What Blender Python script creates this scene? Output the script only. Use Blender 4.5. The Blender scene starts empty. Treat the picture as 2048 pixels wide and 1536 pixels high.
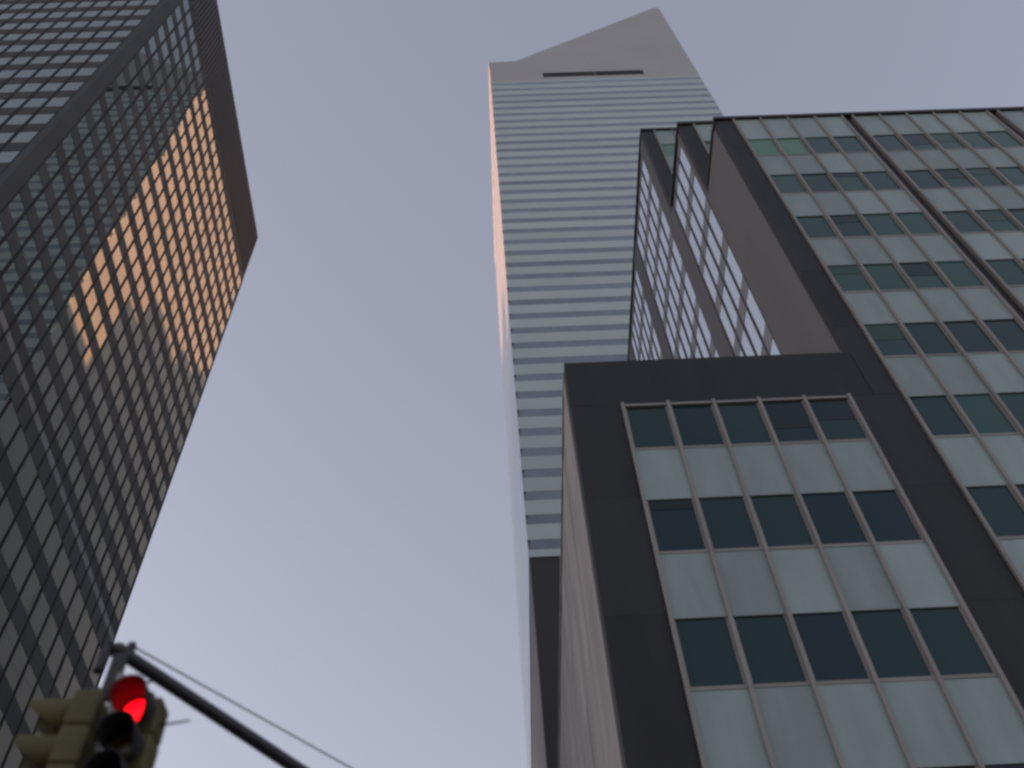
import bpy, bmesh, math, random
from mathutils import Vector, Matrix
random.seed(7)
scene = bpy.context.scene
COL = scene.collection
EYE = 1.6                                   # camera height above the pavement

# ------------------------------------------------------------------ camera
F_PX, YAW, PITCH, ROLL = 2062.479, 0.0451177, 0.969296, -0.0763643
fw = Vector((math.sin(YAW)*math.cos(PITCH), math.cos(YAW)*math.cos(PITCH), math.sin(PITCH)))
r0 = Vector((math.cos(YAW), -math.sin(YAW), 0)); u0 = r0.cross(fw)
rt = r0*math.cos(ROLL) + u0*math.sin(ROLL); up = -r0*math.sin(ROLL) + u0*math.cos(ROLL)
cam_d = bpy.data.cameras.new('camera'); cam = bpy.data.objects.new('camera', cam_d); COL.objects.link(cam)
cam.matrix_world = Matrix(((rt.x, up.x, -fw.x, 0), (rt.y, up.y, -fw.y, 0), (rt.z, up.z, -fw.z, EYE), (0, 0, 0, 1)))
cam_d.sensor_width = 36.0; cam_d.lens = F_PX/2048*36.0; cam_d.clip_start = 0.05; cam_d.clip_end = 6000
cam_d.dof.use_dof = True; cam_d.dof.focus_distance = 70; cam_d.dof.aperture_fstop = 1.0
scene.camera = cam

# ------------------------------------------------------------------ sky and sun
SUN = Vector((-1.0, 0.40, 0.10)).normalized()      # towards the low sun
sun_el = math.asin(SUN.z); sun_az = math.atan2(SUN.x, SUN.y)
world = bpy.data.worlds.new('World'); scene.world = world; world.use_nodes = True
nt = world.node_tree; nt.nodes.clear()
out = nt.nodes.new('ShaderNodeOutputWorld'); bg = nt.nodes.new('ShaderNodeBackground')
sky = nt.nodes.new('ShaderNodeTexSky'); sky.sky_type = 'NISHITA'; sky.sun_disc = False
sky.sun_elevation = sun_el; sky.sun_rotation = sun_az
sky.air_density = 1.0; sky.dust_density = 2.0; sky.ozone_density = 1.0
hs = nt.nodes.new('ShaderNodeHueSaturation'); hs.inputs['Saturation'].default_value = 0.62
tint = nt.nodes.new('ShaderNodeMix'); tint.data_type = 'RGBA'; tint.blend_type = 'MULTIPLY'
tint.inputs[0].default_value = 1.0; tint.inputs[7].default_value = (1.08, 0.975, 1.035, 1)
nt.links.new(sky.outputs[0], hs.inputs['Color']); nt.links.new(hs.outputs[0], tint.inputs[6])
veil = nt.nodes.new('ShaderNodeMix'); veil.data_type = 'RGBA'; veil.inputs[0].default_value = 0.32     # thin even high haze
veil.inputs[7].default_value = (0.94, 1.0, 1.25, 1)
nt.links.new(tint.outputs[2], veil.inputs[6]); nt.links.new(veil.outputs[2], bg.inputs['Color']); nt.links.new(bg.outputs[0], out.inputs['Surface'])
bg.inputs['Strength'].default_value = 0.15
sl = bpy.data.lights.new('sun', 'SUN'); so = bpy.data.objects.new('sun', sl); COL.objects.link(so)
sl.energy = 3.6; sl.angle = math.radians(0.6); sl.color = (1.0, 0.46, 0.22)
so.rotation_euler = (-SUN).to_track_quat('-Z', 'Y').to_euler(); so.location = (-60, 40, 300)
scene.view_settings.view_transform = 'Standard'; scene.view_settings.look = 'None'
scene.view_settings.exposure = 1.5; scene.view_settings.gamma = 1.0
scene.cycles.use_denoising = True; scene.cycles.filter_width = 2.8
scene.cycles.max_bounces = 8; scene.cycles.glossy_bounces = 5

# ------------------------------------------------------------------ materials
def mat(name, col, rough=0.6, ior=1.5, metal=0.0, var=0.0, vscale=0.5, bump=0.0, bscale=8.0, stretch=(1, 1, 1), emit=None, spec=0.5):
    m = bpy.data.materials.new(name); m.use_nodes = True
    t = m.node_tree; p = t.nodes['Principled BSDF']
    p.inputs['Base Color'].default_value = (*col, 1); p.inputs['Roughness'].default_value = rough
    p.inputs['IOR'].default_value = ior; p.inputs['Metallic'].default_value = metal
    p.inputs['Specular IOR Level'].default_value = spec
    if emit:
        p.inputs['Emission Color'].default_value = (*emit[0], 1); p.inputs['Emission Strength'].default_value = emit[1]
    if var or bump:
        tc = t.nodes.new('ShaderNodeNewGeometry'); mp = t.nodes.new('ShaderNodeMapping')
        mp.inputs['Scale'].default_value = stretch; t.links.new(tc.outputs['Position'], mp.inputs['Vector'])
    if var:
        n = t.nodes.new('ShaderNodeTexNoise'); n.inputs['Scale'].default_value = vscale; n.inputs['Detail'].default_value = 6
        t.links.new(mp.outputs[0], n.inputs['Vector'])
        oi = t.nodes.new('ShaderNodeObjectInfo')
        a = t.nodes.new('ShaderNodeMath'); a.operation = 'MULTIPLY_ADD'; a.inputs[1].default_value = 0.55; a.inputs[2].default_value = -0.275
        t.links.new(oi.outputs['Random'], a.inputs[0])
        s = t.nodes.new('ShaderNodeMath'); s.operation = 'ADD'; t.links.new(n.outputs['Fac'], s.inputs[0]); t.links.new(a.outputs[0], s.inputs[1])
        mr = t.nodes.new('ShaderNodeMapRange'); mr.inputs['From Min'].default_value = 0.2; mr.inputs['From Max'].default_value = 0.8
        mr.inputs['To Min'].default_value = 1-var; mr.inputs['To Max'].default_value = 1+var
        t.links.new(s.outputs[0], mr.inputs['Value'])
        mx = t.nodes.new('ShaderNodeMix'); mx.data_type = 'RGBA'; mx.blend_type = 'MULTIPLY'; mx.inputs[0].default_value = 1
        mx.inputs[6].default_value = (*col, 1); t.links.new(mr.outputs[0], mx.inputs[7])
        t.links.new(mx.outputs[2], p.inputs['Base Color'])
    if bump:
        n2 = t.nodes.new('ShaderNodeTexNoise'); n2.inputs['Scale'].default_value = bscale; n2.inputs['Detail'].default_value = 2
        t.links.new(mp.outputs[0], n2.inputs['Vector'])
        b = t.nodes.new('ShaderNodeBump'); b.inputs['Strength'].default_value = bump; b.inputs['Distance'].default_value = 0.05
        t.links.new(n2.outputs['Fac'], b.inputs['Height']); t.links.new(b.outputs[0], p.inputs['Normal'])
    return m

M = {}
# dark gridded tower
M['lt_wall'] = mat('dark_bronze_metal', (0.030, 0.030, 0.031), 0.45, var=0.15, vscale=0.2)
M['lt_spandrel'] = mat('dark_grey_spandrel', (0.060, 0.062, 0.064), 0.6, spec=0.25, var=0.22, vscale=0.3)
M['lt_mullion'] = mat('black_mullion_metal', (0.014, 0.013, 0.016), 0.6, spec=0.2)
M['lt_crown'] = mat('brown_black_louvre_metal', (0.068, 0.060, 0.060), 0.6, spec=0.3, var=0.15, vscale=0.3)
M['lt_belt'] = mat('pale_grey_belt_metal', (0.16, 0.165, 0.17), 0.4, var=0.1)
M['lt_glass'] = mat('reflective_tower_glass', (0.016, 0.022, 0.019), 0.015, ior=3.7, bump=0.015, bscale=0.9)
M['lt_glass'].node_tree.nodes['Principled BSDF'].inputs['Specular Tint'].default_value = (0.95, 1.0, 0.95, 1)
# slant roofed tower
M['ct_spandrel'] = mat('pale_aluminium_panel', (0.55, 0.62, 0.62), 0.55, var=0.06, vscale=0.15)
M['ct_top'] = mat('warm_grey_aluminium_panel', (0.495, 0.475, 0.47), 0.6, var=0.06, vscale=0.1)
M['ct_side'] = mat('pale_side_aluminium', (0.43, 0.43, 0.43), 0.12, ior=1.5, var=0.06, vscale=0.1)
M['ct_glass'] = mat('blue_grey_ribbon_glass', (0.225, 0.275, 0.325), 0.15, ior=1.6, var=0.16, vscale=0.6)
M['ct_slot_shade'] = mat('slot_shade_black', (0.010, 0.008, 0.009), 0.7)  # near-black colour stands in for the shade inside the slot
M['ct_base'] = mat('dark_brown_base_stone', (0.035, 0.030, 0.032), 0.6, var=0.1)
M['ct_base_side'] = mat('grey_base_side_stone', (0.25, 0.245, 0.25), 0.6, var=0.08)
# terraced office building
M['rb_frame'] = mat('black_granite', (0.023, 0.0225, 0.0245), 0.6, spec=0.35, var=0.28, vscale=1.3, stretch=(1, 1, .18))
M['rb_mullion'] = mat('tan_grey_mullion', (0.29, 0.272, 0.26), 0.55, var=0.15, vscale=1.2, stretch=(1, 1, .2))
M['rb_spandrel'] = mat('grey_green_spandrel_glass', (0.29, 0.36, 0.35), 0.42, var=0.17, vscale=1.6, stretch=(1, 1, .22))
M['rb_sill'] = mat('tan_sill_metal', (0.27, 0.255, 0.245), 0.55, var=0.12)
M['rb_blank'] = mat('brown_grey_blank_cladding', (0.155, 0.152, 0.160), 0.65, var=0.10, vscale=0.7, stretch=(1, 1, .15))
M['rb_stone'] = mat('weathered_grey_stone', (0.42, 0.415, 0.415), 0.75, var=0.16, vscale=0.9, stretch=(1, 1, .25), bump=0.2, bscale=3)
M['rb_glass'] = [mat('dark_blue_window_glass', (0.014, 0.036, 0.050), 0.04, ior=1.42, spec=0.35),
                 mat('dark_green_window_glass', (0.034, 0.080, 0.082), 0.06, ior=1.42, spec=0.3),
                 mat('teal_window_glass', (0.044, 0.104, 0.096), 0.06, ior=1.42, spec=0.3),
                 mat('pale_green_window_glass', (0.125, 0.26, 0.185), 0.08, ior=1.42, spec=0.3)]
M['rb_glass'].append(mat('deep_teal_window_glass', (0.019, 0.050, 0.056), 0.04, ior=1.42, spec=0.35))
M['rb_blind'] = [mat('grey_blind_behind_glass', (0.036, 0.060, 0.064), 0.08, ior=1.42, spec=0.3), mat('green_blind_behind_glass', (0.036, 0.082, 0.066), 0.08, ior=1.42, spec=0.3),
                 mat('dark_blind_behind_glass', (0.016, 0.032, 0.038), 0.08, ior=1.42, spec=0.3)]
M['rb_side_glass'] = mat('sky_reflecting_side_glass', (0.66, 0.68, 0.70), 0.02, metal=0.85, ior=2.0, bump=0.02, bscale=0.7)
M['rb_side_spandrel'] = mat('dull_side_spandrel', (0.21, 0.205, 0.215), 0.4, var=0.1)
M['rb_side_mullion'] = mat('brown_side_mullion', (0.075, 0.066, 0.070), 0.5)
M['coping'] = mat('dark_coping_metal', (0.022, 0.018, 0.019), 0.6)
# street
M['asphalt'] = mat('asphalt', (0.05, 0.05, 0.052), 0.85, var=0.2, vscale=0.6)
M['concrete'] = mat('pavement_concrete', (0.26, 0.25, 0.24), 0.8, var=0.15, vscale=0.4)
M['paint'] = mat('road_paint', (0.75, 0.74, 0.70), 0.6, var=0.1)
M['pole'] = mat('dark_pole_paint', (0.025, 0.022, 0.026), 0.45, var=0.2, vscale=6)
M['wire'] = mat('steel_wire', (0.16, 0.15, 0.16), 0.4)
M['pipe'] = mat('galvanised_pipe', (0.30, 0.30, 0.29), 0.45, var=0.1)
M['olive'] = mat('olive_yellow_signal_paint', (0.085, 0.071, 0.022), 0.65, var=0.18, vscale=5)
M['visor'] = mat('matte_black_visor', (0.018, 0.016, 0.018), 0.6)
M['visor_red_glow'] = mat('red_glow_tinted_visor', (0.026, 0.010, 0.012), 0.6)  # black visor reddened, the lit lamp's glow put into its colour
M['lens_off_amber'] = mat('unlit_amber_lens', (0.035, 0.016, 0.004), 0.3)
M['lens_off_green'] = mat('unlit_green_lens', (0.008, 0.05, 0.035), 0.2)
M['lens_off_red'] = mat('unlit_red_lens', (0.09, 0.006, 0.008), 0.2)
M['lens_red'] = mat('lit_red_lens', (0.2, 0.004, 0.004), 0.4, emit=((1.0, 0.0012, 0.006), 1.3))
M['plain_tower'] = mat('brown_grey_masonry', (0.20, 0.18, 0.17), 0.7, var=0.1)
M['plain_glass'] = mat('plain_dark_glass', (0.02, 0.025, 0.03), 0.05)

# ------------------------------------------------------------------ helpers
def root(name, label, cat, loc, group=None):
    o = bpy.data.objects.new(name, None); COL.objects.link(o); o.location = loc
    o.empty_display_size = 0.5; o['label'] = label; o['category'] = cat
    if group: o['group'] = group
    return o

_boxes = {}
def box_mesh(sx, sy, sz, m):
    k = (round(sx, 4), round(sy, 4), round(sz, 4), m.name)
    if k not in _boxes:
        x, y, z = sx/2, sy/2, sz/2
        me = bpy.data.meshes.new('block')
        me.from_pydata([(-x, -y, -z), (x, -y, -z), (x, y, -z), (-x, y, -z), (-x, -y, z), (x, -y, z), (x, y, z), (-x, y, z)], [],
                       [(0, 3, 2, 1), (4, 5, 6, 7), (0, 1, 5, 4), (1, 2, 6, 5), (2, 3, 7, 6), (3, 0, 4, 7)])
        me.materials.append(m); _boxes[k] = me
    return _boxes[k]

def world_loc(o):
    v = Vector(o.location)
    while o.parent: o = o.parent; v += Vector(o.location)
    return v

def put(name, me, parent, center, rot=None, label=None):
    o = bpy.data.objects.new(name, me); COL.objects.link(o)
    if parent: o.parent = parent; o.location = Vector(center) - world_loc(parent)
    else: o.location = center
    if rot: o.rotation_euler = rot
    if label: o['label'] = label
    return o

def span(name, parent, x0, x1, y0, y1, z0, z1, m, rot=None, label=None):
    """one box part; z is measured from the camera's eye level as surveyed, ground at -EYE"""
    me = box_mesh(x1-x0, y1-y0, z1-z0, m)
    return put(name, me, parent, ((x0+x1)/2, (y0+y1)/2, (z0+z1)/2 + EYE), rot, label)

def seen_size(c):
    """how large a piece at c shows from the street corner; 0 when out of view"""
    d = Vector(c) - Vector((0, 0, EYE)); z = d.dot(fw)
    if z <= 0.1: return 0
    x = F_PX*d.dot(rt)/z; y = F_PX*d.dot(up)/z
    if abs(x) > 1075 or abs(y) > 815: return 0
    return 1.0/z

class Pieces:
    """alike pieces of one thing: the largest in view become parts, the rest one joined part"""
    def __init__(self, name, parent, limit=300): self.n, self.p, self.l, self.items = name, parent, limit, []
    def add(self, x0, x1, y0, y1, z0, z1, m, rot=None):
        self.items.append(((x0+x1)/2, (y0+y1)/2, (z0+z1)/2+EYE, x1-x0, y1-y0, z1-z0, m, rot))
    def build(self, rest_name):
        it = sorted(self.items, key=lambda i: -seen_size(i[:3])*(i[4]+i[3]))
        one = [i for i in it if seen_size(i[:3]) > 0][:self.l]; ids = set(map(id, one))
        for i in one: put(self.n, box_mesh(*i[3:6], i[6]), self.p, i[:3], i[7])
        rest = [i for i in it if id(i) not in ids]
        if not rest: return
        mats = []; V = []; Fc = []; mi = []
        base = world_loc(self.p)
        for i in rest:
            if i[6] not in mats: mats.append(i[6])
            me = box_mesh(*i[3:6], i[6]); b = len(V)
            R = Matrix.Identity(3)
            if i[7]:
                from mathutils import Euler
                R = Euler(i[7]).to_matrix()
            c = Vector(i[:3]) - base
            V += [tuple(R @ v.co + c) for v in me.vertices]
            Fc += [tuple(b+q for q in f.vertices) for f in me.polygons]; mi += [mats.index(i[6])]*6
        me = bpy.data.meshes.new(rest_name); me.from_pydata(V, [], Fc)
        for m in mats: me.materials.append(m)
        me.polygons.foreach_set('material_index', mi)
        o = bpy.data.objects.new(rest_name, me); COL.objects.link(o); o.parent = self.p; o['kind'] = 'stuff'

def prism(name, parent, outline, y0, y1, m, label=None):
    """closed x-z outline pushed through from y0 to y1"""
    b = world_loc(parent); n = len(outline)
    V = [(x-b.x, y0-b.y, z+EYE-b.z) for x, z in outline] + [(x-b.x, y1-b.y, z+EYE-b.z) for x, z in outline]
    Fc = [tuple(range(n)), tuple(range(2*n-1, n-1, -1))] + [(i, i+n, (i+1) % n + n, (i+1) % n) for i in range(n)]
    me = bpy.data.meshes.new(name); me.from_pydata(V, [], Fc); me.materials.append(m)
    bm = bmesh.new(); bm.from_mesh(me); bmesh.ops.recalc_face_normals(bm, faces=bm.faces); bm.to_mesh(me); bm.free()
    o = bpy.data.objects.new(name, me); COL.objects.link(o); o.parent = parent
    if label: o['label'] = label
    return o

def jit(a): return random.uniform(-a, a)
GZ = -EYE                                    # ground in surveyed heights

# ------------------------------------------------------------------ ground, road and pavement
def sheet(name, x0, x1, y0, y1, z0, z1, m):
    o = span(name, None, x0, x1, y0, y1, z0-EYE, z1-EYE, m); o['kind'] = 'structure'; return o
sheet('ground', -2500, 2500, -2500, 2500, -0.6, -0.14, M['asphalt'])
sheet('road', -19, -1.0, -400, 900, -0.139, -0.12, M['asphalt'])
sheet('cross_road', -400, 400, 2.4, 9.6, -0.118, -0.112, M['asphalt'])
for i in range(9): sheet('road_marking', -17.6+i*1.8, -16.8+i*1.8, 10.6, 13.4, -0.1105, -0.107, M['paint'])
sheet('pavement', -1.0, 60, 10.0, 140, -0.11, 0.0, M['concrete'])
sheet('pavement', -140, -19, 10.0, 200, -0.11, 0.0, M['concrete'])
sheet('pavement', -3.2, 60, -60, 2.0, -0.11, 0.0, M['concrete'])

# ------------------------------------------------------------------ dark gridded tower across the street
XL, YN, YF, ZR = -29.07, 25.0, 59.9, 123.6
lt = root('gridded_tower', 'dark glass office tower with a tight grid of mullions and orange sunset in its panes', 'office tower', (-52, 43, 0))
span('wall', lt, -75, XL-0.10, YN+0.10, YF-0.02, GZ, ZR-0.4, M['lt_wall'])
win = Pieces('window', lt, 300); mul = Pieces('mullion', lt, 300); spa = Pieces('spandrel', lt, 300); bel = Pieces('belt_panel', lt, 300)
ZROWS = [57.65 + 3.505*k for k in range(16)]; HW = 2.0
LOW = [51.6 - 4.2*k for k in range(12)]; HL = 2.6
ys = [59.15 - 1.53*k for k in range(22)]
xs = [-29.65 - 0.785 - 1.57*k for k in range(27)]
for z in ZROWS:
    for y in ys: win.add(XL-0.06, XL, y-0.73, y+0.73, z-HW/2, z+HW/2, M['lt_glass'], (0, jit(.0025), jit(.0025)))
    for x in xs: win.add(x-0.75, x+0.75, YN, YN+0.06, z-HW/2, z+HW/2, M['lt_glass'], (jit(.005), 0, jit(.005)))
ysl = [58.95 - 2.0*k for k in range(16)]; xsl = [-29.7 - 1.0 - 2.0*k for k in range(21)]
for z in LOW:
    for y in ysl: win.add(XL-0.06, XL, y-0.94, y+0.94, z-HL/2, z+HL/2, M['lt_glass'], (0, jit(.0025), jit(.0025)))
    for x in xsl: win.add(x-0.94, x+0.94, YN, YN+0.06, z-HL/2, z+HL/2, M['lt_glass'], (jit(.005), 0, jit(.005)))
edges = [(ZROWS[i]+HW/2, ZROWS[i+1]-HW/2) for i in range(15)] + [(ZROWS[15]+HW/2, 112.3)]
edges += [(55.35, ZROWS[0]-HW/2), (LOW[0]+HL/2, 54.65)] + [(LOW[i+1]+HL/2, LOW[i]-HL/2) for i in range(11)] + [(GZ+0.01, LOW[-1]-HL/2)]
for a, b in edges:
    spa.add(XL-0.10, XL+0.02, YN+0.2, YF-0.01, a, b, M['lt_spandrel'])
    spa.add(-75, XL-0.2, YN-0.02, YN+0.10, a, b, M['lt_spandrel'])
for y in ys: bel.add(XL-0.08, XL+0.03, y-0.70, y+0.70, 54.66, 55.34, M['lt_belt'])
for x in xs: bel.add(x-0.72, x+0.72, YN-0.03, YN+0.08, 54.66, 55.34, M['lt_belt'])
for k in range(23):
    y = 59.15+0.765-1.53*k; mul.add(XL-0.09, XL+0.05, y-0.10, y+0.10, 52.95, 112.29, M['lt_mullion'])
for k in range(28):
    x = -29.65-1.57*k; mul.add(x-0.09, x+0.09, YN-0.06, YN+0.09, 52.95, 112.29, M['lt_mullion'])
for k in range(17):
    y = 59.92-2.0*k; mul.add(XL-0.09, XL+0.05, y-0.09, y+0.09, GZ+0.02, 52.94, M['lt_mullion'])
for k in range(22):
    x = -29.7-2.0*k; mul.add(x-0.09, x+0.09, YN-0.06, YN+0.09, GZ+0.02, 52.94, M['lt_mullion'])
win.build('distant_windows'); mul.build('distant_mullions'); spa.build('distant_spandrels'); bel.build('distant_belt_panels')
span('corner_pier', lt, XL-0.50, XL+0.07, YN-0.07, YN+1.17, GZ, 112.31, M['lt_spandrel'])
crown = span('crown_band', lt, -75.1, XL+0.06, YN-0.06, YF, 112.32, ZR, M['lt_crown'])
rib = Pieces('rib', lt, 0)
for k in range(int((YF-YN)/0.51)): rib.add(XL+0.05, XL+0.16, YN+0.25+0.51*k, YN+0.35+0.51*k, 112.9, ZR-0.5, M['lt_crown'])
for k in range(88): rib.add(XL-0.4-0.51*k, XL-0.3-0.51*k, YN-0.16, YN-0.05, 112.9, ZR-0.5, M['lt_crown'])
rib.build('crown_ribs')

# ------------------------------------------------------------------ slant roofed tower at the end of the street
XA, XB, YC, YB, ZB = 3.8, 51.7, 76.0, 128.0, 78.7
ct = root('slant_roof_tower', 'tall pale striped skyscraper with a slanted top and orange lit edge', 'skyscraper', (27, 100, 0))
outline = [(XA+0.15, ZB+0.3), (XB-0.15, ZB+0.3), (XB-0.15, 291.0), (50.3, 291.0), (10.1, 247.3), (XA+0.15, 247.1)]
prism('core', ct, outline, YC+0.35, YB, M['ct_top'])
prism('top_wall', ct, [(XA, 232.7), (XB, 232.7), (XB, 291.3), (50.1, 291.3), (10.05, 247.5), (XA, 247.3)], YC, YC+0.3, M['ct_top'])
spc = Pieces('spandrel', ct); wnc = Pieces('window_band', ct)
zc = [80.55 + 3.955*k for k in range(39)]; HWC = 1.55
for i, z in enumerate(zc):
    wnc.add(XA+0.25, XB-0.1, YC+0.025, YC+0.36, z-HWC/2, z+HWC/2, M['ct_glass'])
    hi = zc[i+1]-HWC/2 if i < 38 else 232.69
    spc.add(XA, XB, YC, YC+0.34, z+HWC/2, hi, M['ct_spandrel'])
spc.add(XA, XB, YC, YC+0.34, ZB, zc[0]-HWC/2, M['ct_spandrel'])
spc.build('more_spandrels'); wnc.build('more_window_bands')
for a, b in ((16.0, 27.95), (28.1, 39.3)):
    span('painted_slot_shade', ct, a, b, YC-0.06, YC+0.1, 235.0, 237.9, M['ct_slot_shade'])  # dark strip proud of the wall; the slot's shade is only colour
sid = Pieces('side_panel', ct)
for k in range(4):
    y0 = YC+0.36+12.9*k
    for j in range(12):
        z0 = ZB + 13.55*j
        sid.add(XA, XA+0.14, y0, y0+12.72, z0, z0+13.47, M['ct_side'])
sid.build('more_side_panels')
span('side_parapet', ct, XA-0.05, XA+0.14, YC+0.36, YB, 241.35, 247.25, M['ct_top'])
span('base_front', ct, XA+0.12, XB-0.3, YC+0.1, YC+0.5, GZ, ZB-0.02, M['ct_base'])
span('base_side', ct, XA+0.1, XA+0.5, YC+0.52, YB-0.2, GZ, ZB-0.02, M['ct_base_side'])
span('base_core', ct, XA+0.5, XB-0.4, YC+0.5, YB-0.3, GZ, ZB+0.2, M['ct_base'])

# ------------------------------------------------------------------ terraced office building on the right
Y1, X0, X1 = 17.0, 2.37, 11.02
ZT = [45.8, 54.0, 66.0]; YS = [17.0, 20.25, 25.1]; Z0T = 25.8; YBK = 46.0; XR = 42.0
rb = root('terraced_building', 'dark framed office block stepping back in terraces with grey spandrel panels', 'office building', (20, 30, 0))
rows_front = [43.15 - 3.95*k for k in range(11)]           # window head heights
HWF = 1.85
span('core', rb, X0+0.16, X1+0.2, Y1+0.42, YBK-0.1, GZ, Z0T-0.06, M['rb_frame'])
for i, (yf, zt) in enumerate(zip(YS, ZT)):
    span('core', rb, X1+0.14, XR-0.1-0.1*i, yf+0.42, YBK-0.1-0.1*i, GZ, zt-0.06, M['rb_frame'])
wf = Pieces('window', rb); sf = Pieces('spandrel_panel', rb); mf = Pieces('mullion', rb); sl_ = Pieces('sill', rb); fr = Pieces('frame_panel', rb); jb = Pieces('jamb', rb); bl = Pieces('blind', rb)
def glass_for(row, col):
    r = random.random()
    if row == 0 and col in (0, 1): return M['rb_glass'][3]
    if row <= 5: return M['rb_glass'][2] if r < .5 else M['rb_glass'][1] if r < .85 else M['rb_glass'][4]
    return M['rb_glass'][0] if r < .6 else M['rb_glass'][4]
def bay_grid(xa, n, w, yf, heads, ztop, zbot, tag=0):
    """n bays of width w from xa; windows under each head height"""
    for c in range(n):
        a, b = xa + c*w + 0.045, xa + (c+1)*w - 0.045
        prev = ztop
        for i, h in enumerate(heads):
            m = glass_for(i + (0 if tag == 0 else 6), c + (0 if xa < 13 else 9))
            wf.add(a+0.05, b-0.05, yf+0.045, yf+0.10, h-HWF, h-0.004, m, (jit(.004), 0, jit(.004)))
            if random.random() < 0.3:
                bh = random.choice((0.35, 0.6, 0.9, 1.2))
                bl.add(a+0.055, b-0.055, yf+0.034, yf+0.041, h-bh, h-0.01, random.choice(M['rb_blind']))
            for q0, q1 in ((a, a+0.048), (b-0.048, b)): jb.add(q0, q1, yf+0.012, yf+0.2, h-HWF, h-0.004, M['rb_mullion'])
            if prev > h + 0.05: sf.add(a, b, yf+jit(.004), yf+0.26, h, prev, M['rb_spandrel'], (jit(.002), 0, jit(.0015)))
            sl_.add(a, b, yf-0.012, yf+0.2, h-HWF-0.10, h-HWF-0.005, M['rb_sill'])
            prev = h-HWF-0.105
        if prev > zbot: sf.add(a, b, yf, yf+0.26, zbot, prev, M['rb_spandrel'])
    for c in range(n+1):
        mf.add(xa+c*w-0.044, xa+c*w+0.044, yf-0.08, yf+0.30, zbot, ztop+(0.14 if tag else 0), M['rb_mullion'])
# block 0, the low wing
h0 = rows_front[5:]
bay_grid(3.83, 5, 1.288, Y1, [23.40] + [23.40-3.95*k for k in range(1, 6)], 23.42, GZ, tag=1)
span('head_trim', rb, 3.77, 10.33, Y1-0.03, Y1+0.2, 23.43, 23.53, M['rb_sill'])
for k in range(7):
    za, zb = 23.54-3.95*(k+1)+0.003, 23.54-3.95*k-0.003
    za = max(za, GZ+0.01)
    fr.add(X0, 3.765, Y1, Y1+0.4, za, zb, M['rb_frame'])
    fr.add(10.34, 11.78, Y1, Y1+0.4, za, zb, M['rb_frame'])
fr.add(X0, 11.0, Y1, Y1+0.4, 23.55, Z0T, M['rb_frame'])
for k in range(6):
    za = 23.55+3.7*k; fr.add(X1, 11.78, Y1, Y1+0.4, za, za+3.69 if k < 5 else ZT[0]-0.02, M['rb_frame'])
# block 1 front
def front(yf, zt, groups):
    heads = [zt-2.65-3.95*k for k in range(14) if zt-2.65-3.95*k-HWF > 0]
    x = 11.85
    for gi, n in enumerate(groups):
        bay_grid(x, n, 1.255, yf, heads, zt-0.25, GZ)
        x += n*1.255
        span('dark_groove', rb, x+0.064, x+0.44, yf+0.1, yf+0.4, GZ, zt-0.26, M['coping']); x += 0.505
front(Y1, ZT[0], (4, 5, 5, 5))
span('coping', rb, X1-0.05, XR, Y1-0.10, Y1+0.5, ZT[0]-0.24, ZT[0]+0.02, M['coping'])
# blocks 2 and 3, upper fronts only
for bi in (1, 2):
    yf, zt, zlow = YS[bi], ZT[bi], ZT[bi-1]-0.3
    fr.add(X1, 11.78, yf, yf+0.4, zlow, zt-0.02, M['rb_frame'])
    heads = [zt-2.65-3.95*k for k in range(4) if zt-2.65-3.95*k-HWF > zlow]
    bay_grid(11.85, 12, 1.255, yf, heads, zt-0.25, zlow)
    span('coping', rb, X1-0.05, XR-0.2*bi, yf-0.10, yf+0.5, zt-0.24, zt+0.02, M['coping'])
# side facing the street, plane x = X1
ye = [20.25, 25.1, YBK]
span('blank_wall', rb, X1, X1+0.13, Y1+0.41, 20.9, Z0T-0.5, ZT[0]-0.02, M['rb_blank'])
span('coping', rb, X1-0.07, X1+0.3, Y1+0.51, 20.24, ZT[0]-0.14, ZT[0]+0.03, M['coping'])
span('blank_wall', rb, X1, X1+0.13, 20.66, 21.02, ZT[0], ZT[1]-0.02, M['rb_blank'])
span('coping', rb, X1-0.07, X1+0.3, 20.76, 25.09, ZT[1]-0.14, ZT[1]+0.03, M['coping'])
span('pier', rb, X1, X1+0.13, 25.04, 26.5, Z0T-0.5, ZT[1], M['rb_blank'])
span('pier', rb, X1, X1+0.13, 25.52, 26.5, ZT[1]+0.01, ZT[2]-0.02, M['rb_blank'])
span('pier', rb, X1, X1+0.13, 33.2, 34.85, Z0T-0.5, ZT[2]-0.02, M['rb_blank'])
span('pier', rb, X1, X1+0.13, 41.55, YBK, Z0T-0.5, ZT[2]-0.02, M['rb_blank'])
span('coping', rb, X1-0.07, X1+0.3, 25.62, YBK, ZT[2]-0.14, ZT[2]+0.03, M['coping'])
def side_grid(y0, n, w, zt):
    heads = [zt-1.0-3.95*k for k in range(12) if zt-1.0-3.95*k-2.85 > Z0T-1]
    for c in range(n):
        a, b = y0+c*w+0.04, y0+(c+1)*w-0.04; prev = zt-0.15
        for h in heads:
            wf.add(X1+0.06, X1+0.12, a, b, h-2.85, h, M['rb_side_glass'], (0, jit(.005), jit(.005)))
            sf.add(X1+0.05, X1+0.13, a, b, h+0.005, prev, M['rb_side_spandrel']); prev = h-2.855
        sf.add(X1+0.05, X1+0.13, a, b, Z0T-0.4, prev, M['rb_side_spandrel'])
    for c in range(n+1): mf.add(X1+0.005, X1+0.13, y0+c*w-0.035, y0+c*w+0.035, Z0T-0.4, zt-0.16, M['rb_side_mullion'])
side_grid(20.98, 4, 1.005, ZT[1])
side_grid(26.55, 6, 1.104, ZT[2])
side_grid(34.9, 6, 1.104, ZT[2])
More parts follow.
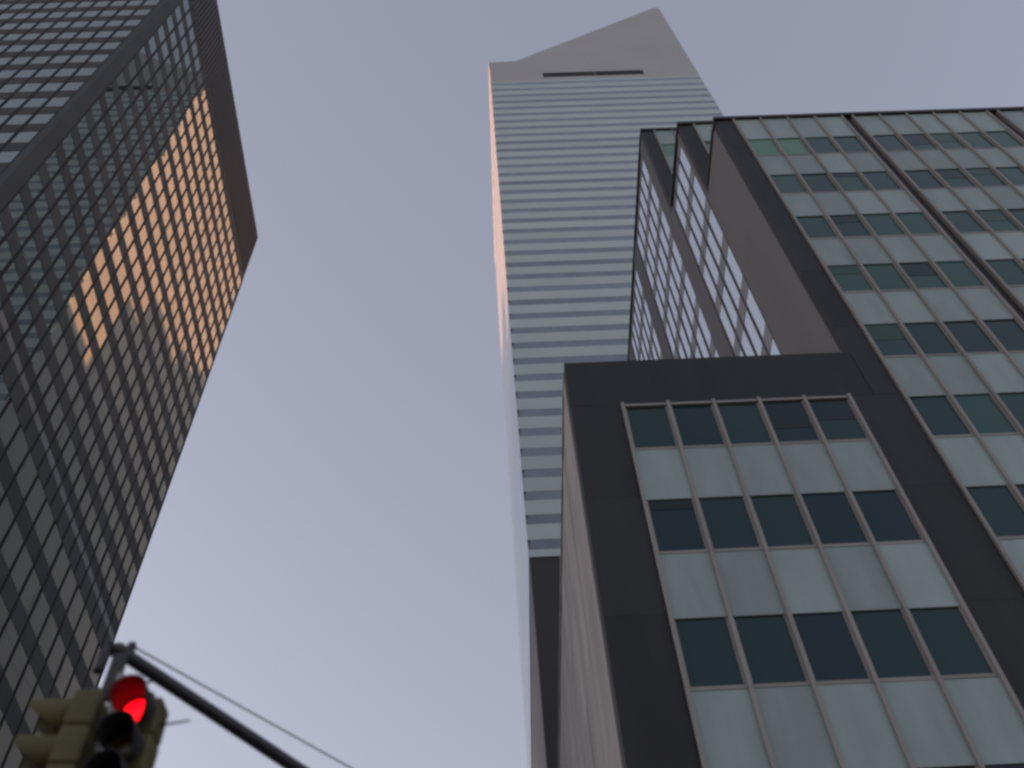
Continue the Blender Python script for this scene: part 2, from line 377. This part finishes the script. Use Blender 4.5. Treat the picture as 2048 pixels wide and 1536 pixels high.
# side of the low wing, plane x = X0
span('corner_trim', rb, X0-0.03, X0+0.15, Y1+0.41, Y1+0.95, GZ, Z0T-0.2, M['rb_stone'])
span('corner_groove', rb, X0+0.08, X0+0.15, Y1+0.96, Y1+1.16, GZ, Z0T-0.2, M['coping'])
cl = Pieces('stone_panel', rb)
y = Y1+1.17
k = 0
while y < YBK-1.3:
    w = 1.28 if k % 2 == 0 else 1.06
    for j in range(7):
        cl.add(X0+(0 if k % 2 == 0 else 0.012), X0+0.15, y, y+w-0.012, GZ+3.9*j+0.01, min(GZ+3.9*(j+1)-0.01, Z0T-0.2), M['rb_stone'])
    y += w; k += 1
cl.build('more_stone_panels')
span('coping', rb, X0-0.04, X0+0.3, Y1+0.41, YBK, Z0T-0.19, Z0T+0.02, M['rb_stone'])
span('terrace_roof', rb, X0+0.31, X1-0.05, Y1+0.42, YBK-0.2, Z0T-0.3, Z0T-0.03, M['concrete'])
for p, n in ((wf, 'distant_windows'), (sf, 'distant_spandrel_panels'), (mf, 'distant_mullions'), (sl_, 'distant_sills'), (fr, 'more_frame_panels'), (jb, 'distant_jambs'), (bl, 'distant_blinds')): p.build(n)

# ------------------------------------------------------------------ stepped tower that shades the skyscraper's foot
st = root('stepped_tower', 'stepped masonry tower standing behind the dark gridded tower', 'office tower', (-95, 110, 0))
tiers = [(40, 146.5), (131.5, 171), (138.5, 184), (155.5, 193), (164.0, 200)]
for i, (ya, h) in enumerate(tiers):
    span('tier', st, -105, -85-0.02*i, ya, 168-0.05*i, GZ if i == 0 else tiers[i-1][1], h, M['plain_tower'])
wb = Pieces('window_band', st)
for i, (ya, h) in enumerate(tiers):
    z = (8 if i == 0 else tiers[i-1][1]+1.2)
    while z < h-3: wb.add(-85.05, -84.95, ya+1, 167, z, z+1.8, M['plain_glass']); z += 4
wb.build('window_bands')

# ------------------------------------------------------------------ traffic signal
def tube_into(bm, pts, radii, seg=14, cap=True):
    rings = []
    for i, p in enumerate(pts):
        p = Vector(p)
        a = Vector(pts[max(i-1, 0)]); b = Vector(pts[min(i+1, len(pts)-1)]); t = (b-a).normalized()
        ref = Vector((0, 0, 1)) if abs(t.z) < 0.9 else Vector((1, 0, 0))
        u = t.cross(ref).normalized(); v = t.cross(u)
        rings.append([bm.verts.new(p + (u*math.cos(q*2*math.pi/seg) + v*math.sin(q*2*math.pi/seg))*radii[i]) for q in range(seg)])
    for r1, r2 in zip(rings, rings[1:]):
        for q in range(seg): bm.faces.new((r1[q], r1[(q+1) % seg], r2[(q+1) % seg], r2[q]))
    if cap: bm.faces.new(rings[0]); bm.faces.new(rings[-1][::-1])
def done(name, bm, m, parent, smooth=True, label=None):
    bmesh.ops.recalc_face_normals(bm, faces=bm.faces)
    b = world_loc(parent) if parent else Vector()
    for v in bm.verts: v.co -= b
    me = bpy.data.meshes.new(name); bm.to_mesh(me); bm.free(); me.materials.append(m)
    if smooth:
        for f in me.polygons: f.use_smooth = True
        me.set_sharp_from_angle(angle=math.radians(40))
    o = bpy.data.objects.new(name, me); COL.objects.link(o)
    if parent: o.parent = parent
    if label: o['label'] = label
    return o
def tube(name, parent, pts, radii, m, seg=14):
    bm = bmesh.new(); tube_into(bm, pts, radii, seg); return done(name, bm, m, parent)
def rbox(name, parent, c, s, m, bev=0.015, rz=0.0):
    bm = bmesh.new(); bmesh.ops.create_cube(bm, size=1.0)
    bmesh.ops.scale(bm, vec=s, verts=bm.verts)
    bmesh.ops.bevel(bm, geom=list(bm.edges), offset=bev, segments=3, affect='EDGES', profile=0.6)
    bmesh.ops.rotate(bm, cent=(0, 0, 0), matrix=Matrix.Rotation(rz, 3, 'Z'), verts=bm.verts)
    bmesh.ops.translate(bm, vec=c, verts=bm.verts)
    return done(name, bm, m, parent)

ZA = 4.95 + EYE
AE = Vector((-2.60, 5.50, ZA)); ad = Vector((0.592, 0.806, 0))           # arm end and run towards the pole
PB = AE + ad*6.6                                                          # pole axis
mast = root('signal_mast', 'dark mast arm with guy wire reaching in from the bottom edge', 'signal mast', (PB.x, PB.y, 0))
tube('pole', mast, [(PB.x, PB.y, 0), (PB.x, PB.y, 0.5), (PB.x, PB.y, 0.55), (PB.x, PB.y, ZA+1.0)], [0.17, 0.16, 0.11, 0.085], M['pole'], 18)
tube('arm', mast, [AE, AE+ad*3, AE+ad*6.6], [0.048, 0.055, 0.066], M['pole'], 18)
tube('arm_cap', mast, [AE-ad*0.06, AE-ad*0.02, AE+ad*0.05], [0.03, 0.056, 0.056], M['pole'], 18)
tube('guy_wire', mast, [AE+ad*0.08+Vector((0, 0, 0.10)), PB+Vector((0, 0, 0.72))], [0.007, 0.007], M['wire'], 8)
rbox('wire_clamp', mast, AE+ad*0.08+Vector((0, 0, 0.075)), (0.05, 0.05, 0.09), M['pole'], 0.008)
tube('elbow', mast, [AE+ad*0.02, AE-ad*0.07+Vector((0, 0, -0.03)), AE-ad*0.10+Vector((0, 0, -0.10)), AE-ad*0.10+Vector((0, 0, -0.24))], [0.05, 0.05, 0.04, 0.035], M['pole'], 14)
tube('conduit', mast, [AE+ad*0.34+Vector((0, 0, -0.04)), AE+ad*0.26+Vector((-0.02, -0.05, -0.16)), AE+ad*0.05+Vector((0.0, -0.10, -0.30))], [0.009, 0.009, 0.009], M['pole'], 8)

def visor_bm(c, d, r, ln):
    """open tunnel visor, cut back at the lower front"""
    bm = bmesh.new(); d = Vector(d).normalized(); s = d.cross(Vector((0, 0, 1))).normalized(); n = 28
    def ring(rr, back):
        R = []
        for k in range(n):
            a = 2*math.pi*k/n
            low = max(0.0, -math.cos(a)); L = 0.0 if back else ln*(1-0.85*low**1.2)
            R.append(bm.verts.new(Vector(c) + s*math.sin(a)*rr + Vector((0, 0, math.cos(a)*rr)) + d*L))
        return R
    ob, of_, ib, if_ = ring(r, True), ring(r*1.02, False), ring(r-0.006, True), ring(r*1.02-0.006, False)
    for k in range(n):
        j = (k+1) % n
        bm.faces.new((ob[k], ob[j], of_[j], of_[k])); bm.faces.new((ib[k], if_[k], if_[j], ib[j])); bm.faces.new((of_[k], of_[j], if_[j], if_[k]))
    return bm
def lens_bm(c, d, r):
    bm = bmesh.new(); d = Vector(d).normalized(); s = d.cross(Vector((0, 0, 1))).normalized(); n = 24; prev = None
    for q, (rr, h) in enumerate(((r, 0), (r*.85, .012), (r*.6, .024), (r*.3, .032))):
        R = [bm.verts.new(Vector(c)+s*math.sin(2*math.pi*k/n)*rr+Vector((0, 0, math.cos(2*math.pi*k/n)*rr))+d*h) for k in range(n)]
        if prev:
            for k in range(n): bm.faces.new((prev[k], prev[(k+1) % n], R[(k+1) % n], R[k]))
        prev = R
    bm.faces.new(prev); return bm
def signal_head(name, label, lens_c, d, lenses, visors, body_m, group='signal heads on the mast arm'):
    """three stacked sections; lens_c is the top lens, d the way it faces"""
    d = Vector(d).normalized(); rz = math.atan2(d.y, d.x); c0 = Vector(lens_c)
    h = root(name, label, 'traffic light', c0 - d*0.1 + Vector((0, 0, -0.66)), group)
    for k in range(3):
        c = c0 + Vector((0, 0, -0.265*k))
        sec = rbox('section', h, c - d*0.105, (0.17, 0.245, 0.258), body_m, 0.022, rz)
        bm = bmesh.new(); tube_into(bm, [c - d*0.022, c + d*0.004], [0.118, 0.118], 28); done('lens_rim', bm, body_m, sec)
        done('lens', lens_bm(c + d*0.006, d, 0.090), lenses[k], sec)
        done('visor', visor_bm(c, d, 0.112, 0.22), visors[k], sec, label=None)
        s = d.cross(Vector((0, 0, 1)))
        bm = bmesh.new()
        for q in (-0.07, 0.07): tube_into(bm, [c - d*0.09 + s*0.118 + Vector((0, 0, q)), c - d*0.05 + s*0.135 + Vector((0, 0, q))], [0.012, 0.012], 8)
        done('hinge', bm, body_m, sec)
    tube('top_fitting', h, [c0 - d*0.105 + Vector((0, 0, 0.12)), c0 - d*0.105 + Vector((0, 0, 0.16)), c0 - d*0.105 + Vector((0, 0, 0.22))], [0.06, 0.045, 0.028], M['pole'], 14)
    return h
LZ = 4.18 + EYE
signal_head('traffic_light', 'traffic light facing the street with its red lamp lit', (-2.215, 5.20, LZ), (-0.06, -1, 0),
            [M['lens_red'], M['lens_off_amber'], M['lens_off_green']], [M['visor_red_glow'], M['visor'], M['visor']], M['olive'])
signal_head('traffic_light', 'olive yellow traffic light turned sideways beside the lit red lamp', (-2.635, 5.22, LZ), (-1, -0.08, 0),
            [M['lens_off_red'], M['lens_off_amber'], M['lens_off_green']], [M['olive'], M['olive'], M['olive']], M['olive'])
hb = root('signal_bracket', 'pale hanger pipe and bracket between the two traffic lights', 'bracket', (-2.46, 5.36, LZ-0.6))
tube('pipe', hb, [(-2.455, 5.34, LZ+0.42), (-2.455, 5.34, LZ-0.62)], [0.024, 0.024], M['pipe'], 14)
tube('cross_bar', hb, [(-2.62, 5.30, LZ+0.20), (-2.455, 5.34, LZ+0.235), (-2.20, 5.31, LZ+0.20)], [0.024, 0.028, 0.024], M['pole'], 12)
tube('cross_bar', hb, [(-2.62, 5.30, LZ-0.68), (-2.455, 5.34, LZ-0.66), (-2.20, 5.31, LZ-0.68)], [0.024, 0.028, 0.024], M['pole'], 12)
rbox('hanger_plate', hb, (-2.53, 5.40, 4.66+EYE), (0.10, 0.035, 0.34), M['pole'], 0.01)
tube('side_rod', hb, [(-2.13, 5.30, LZ-0.03), (-1.90, 5.26, LZ-0.03)], [0.008, 0.006], M['pole'], 8)
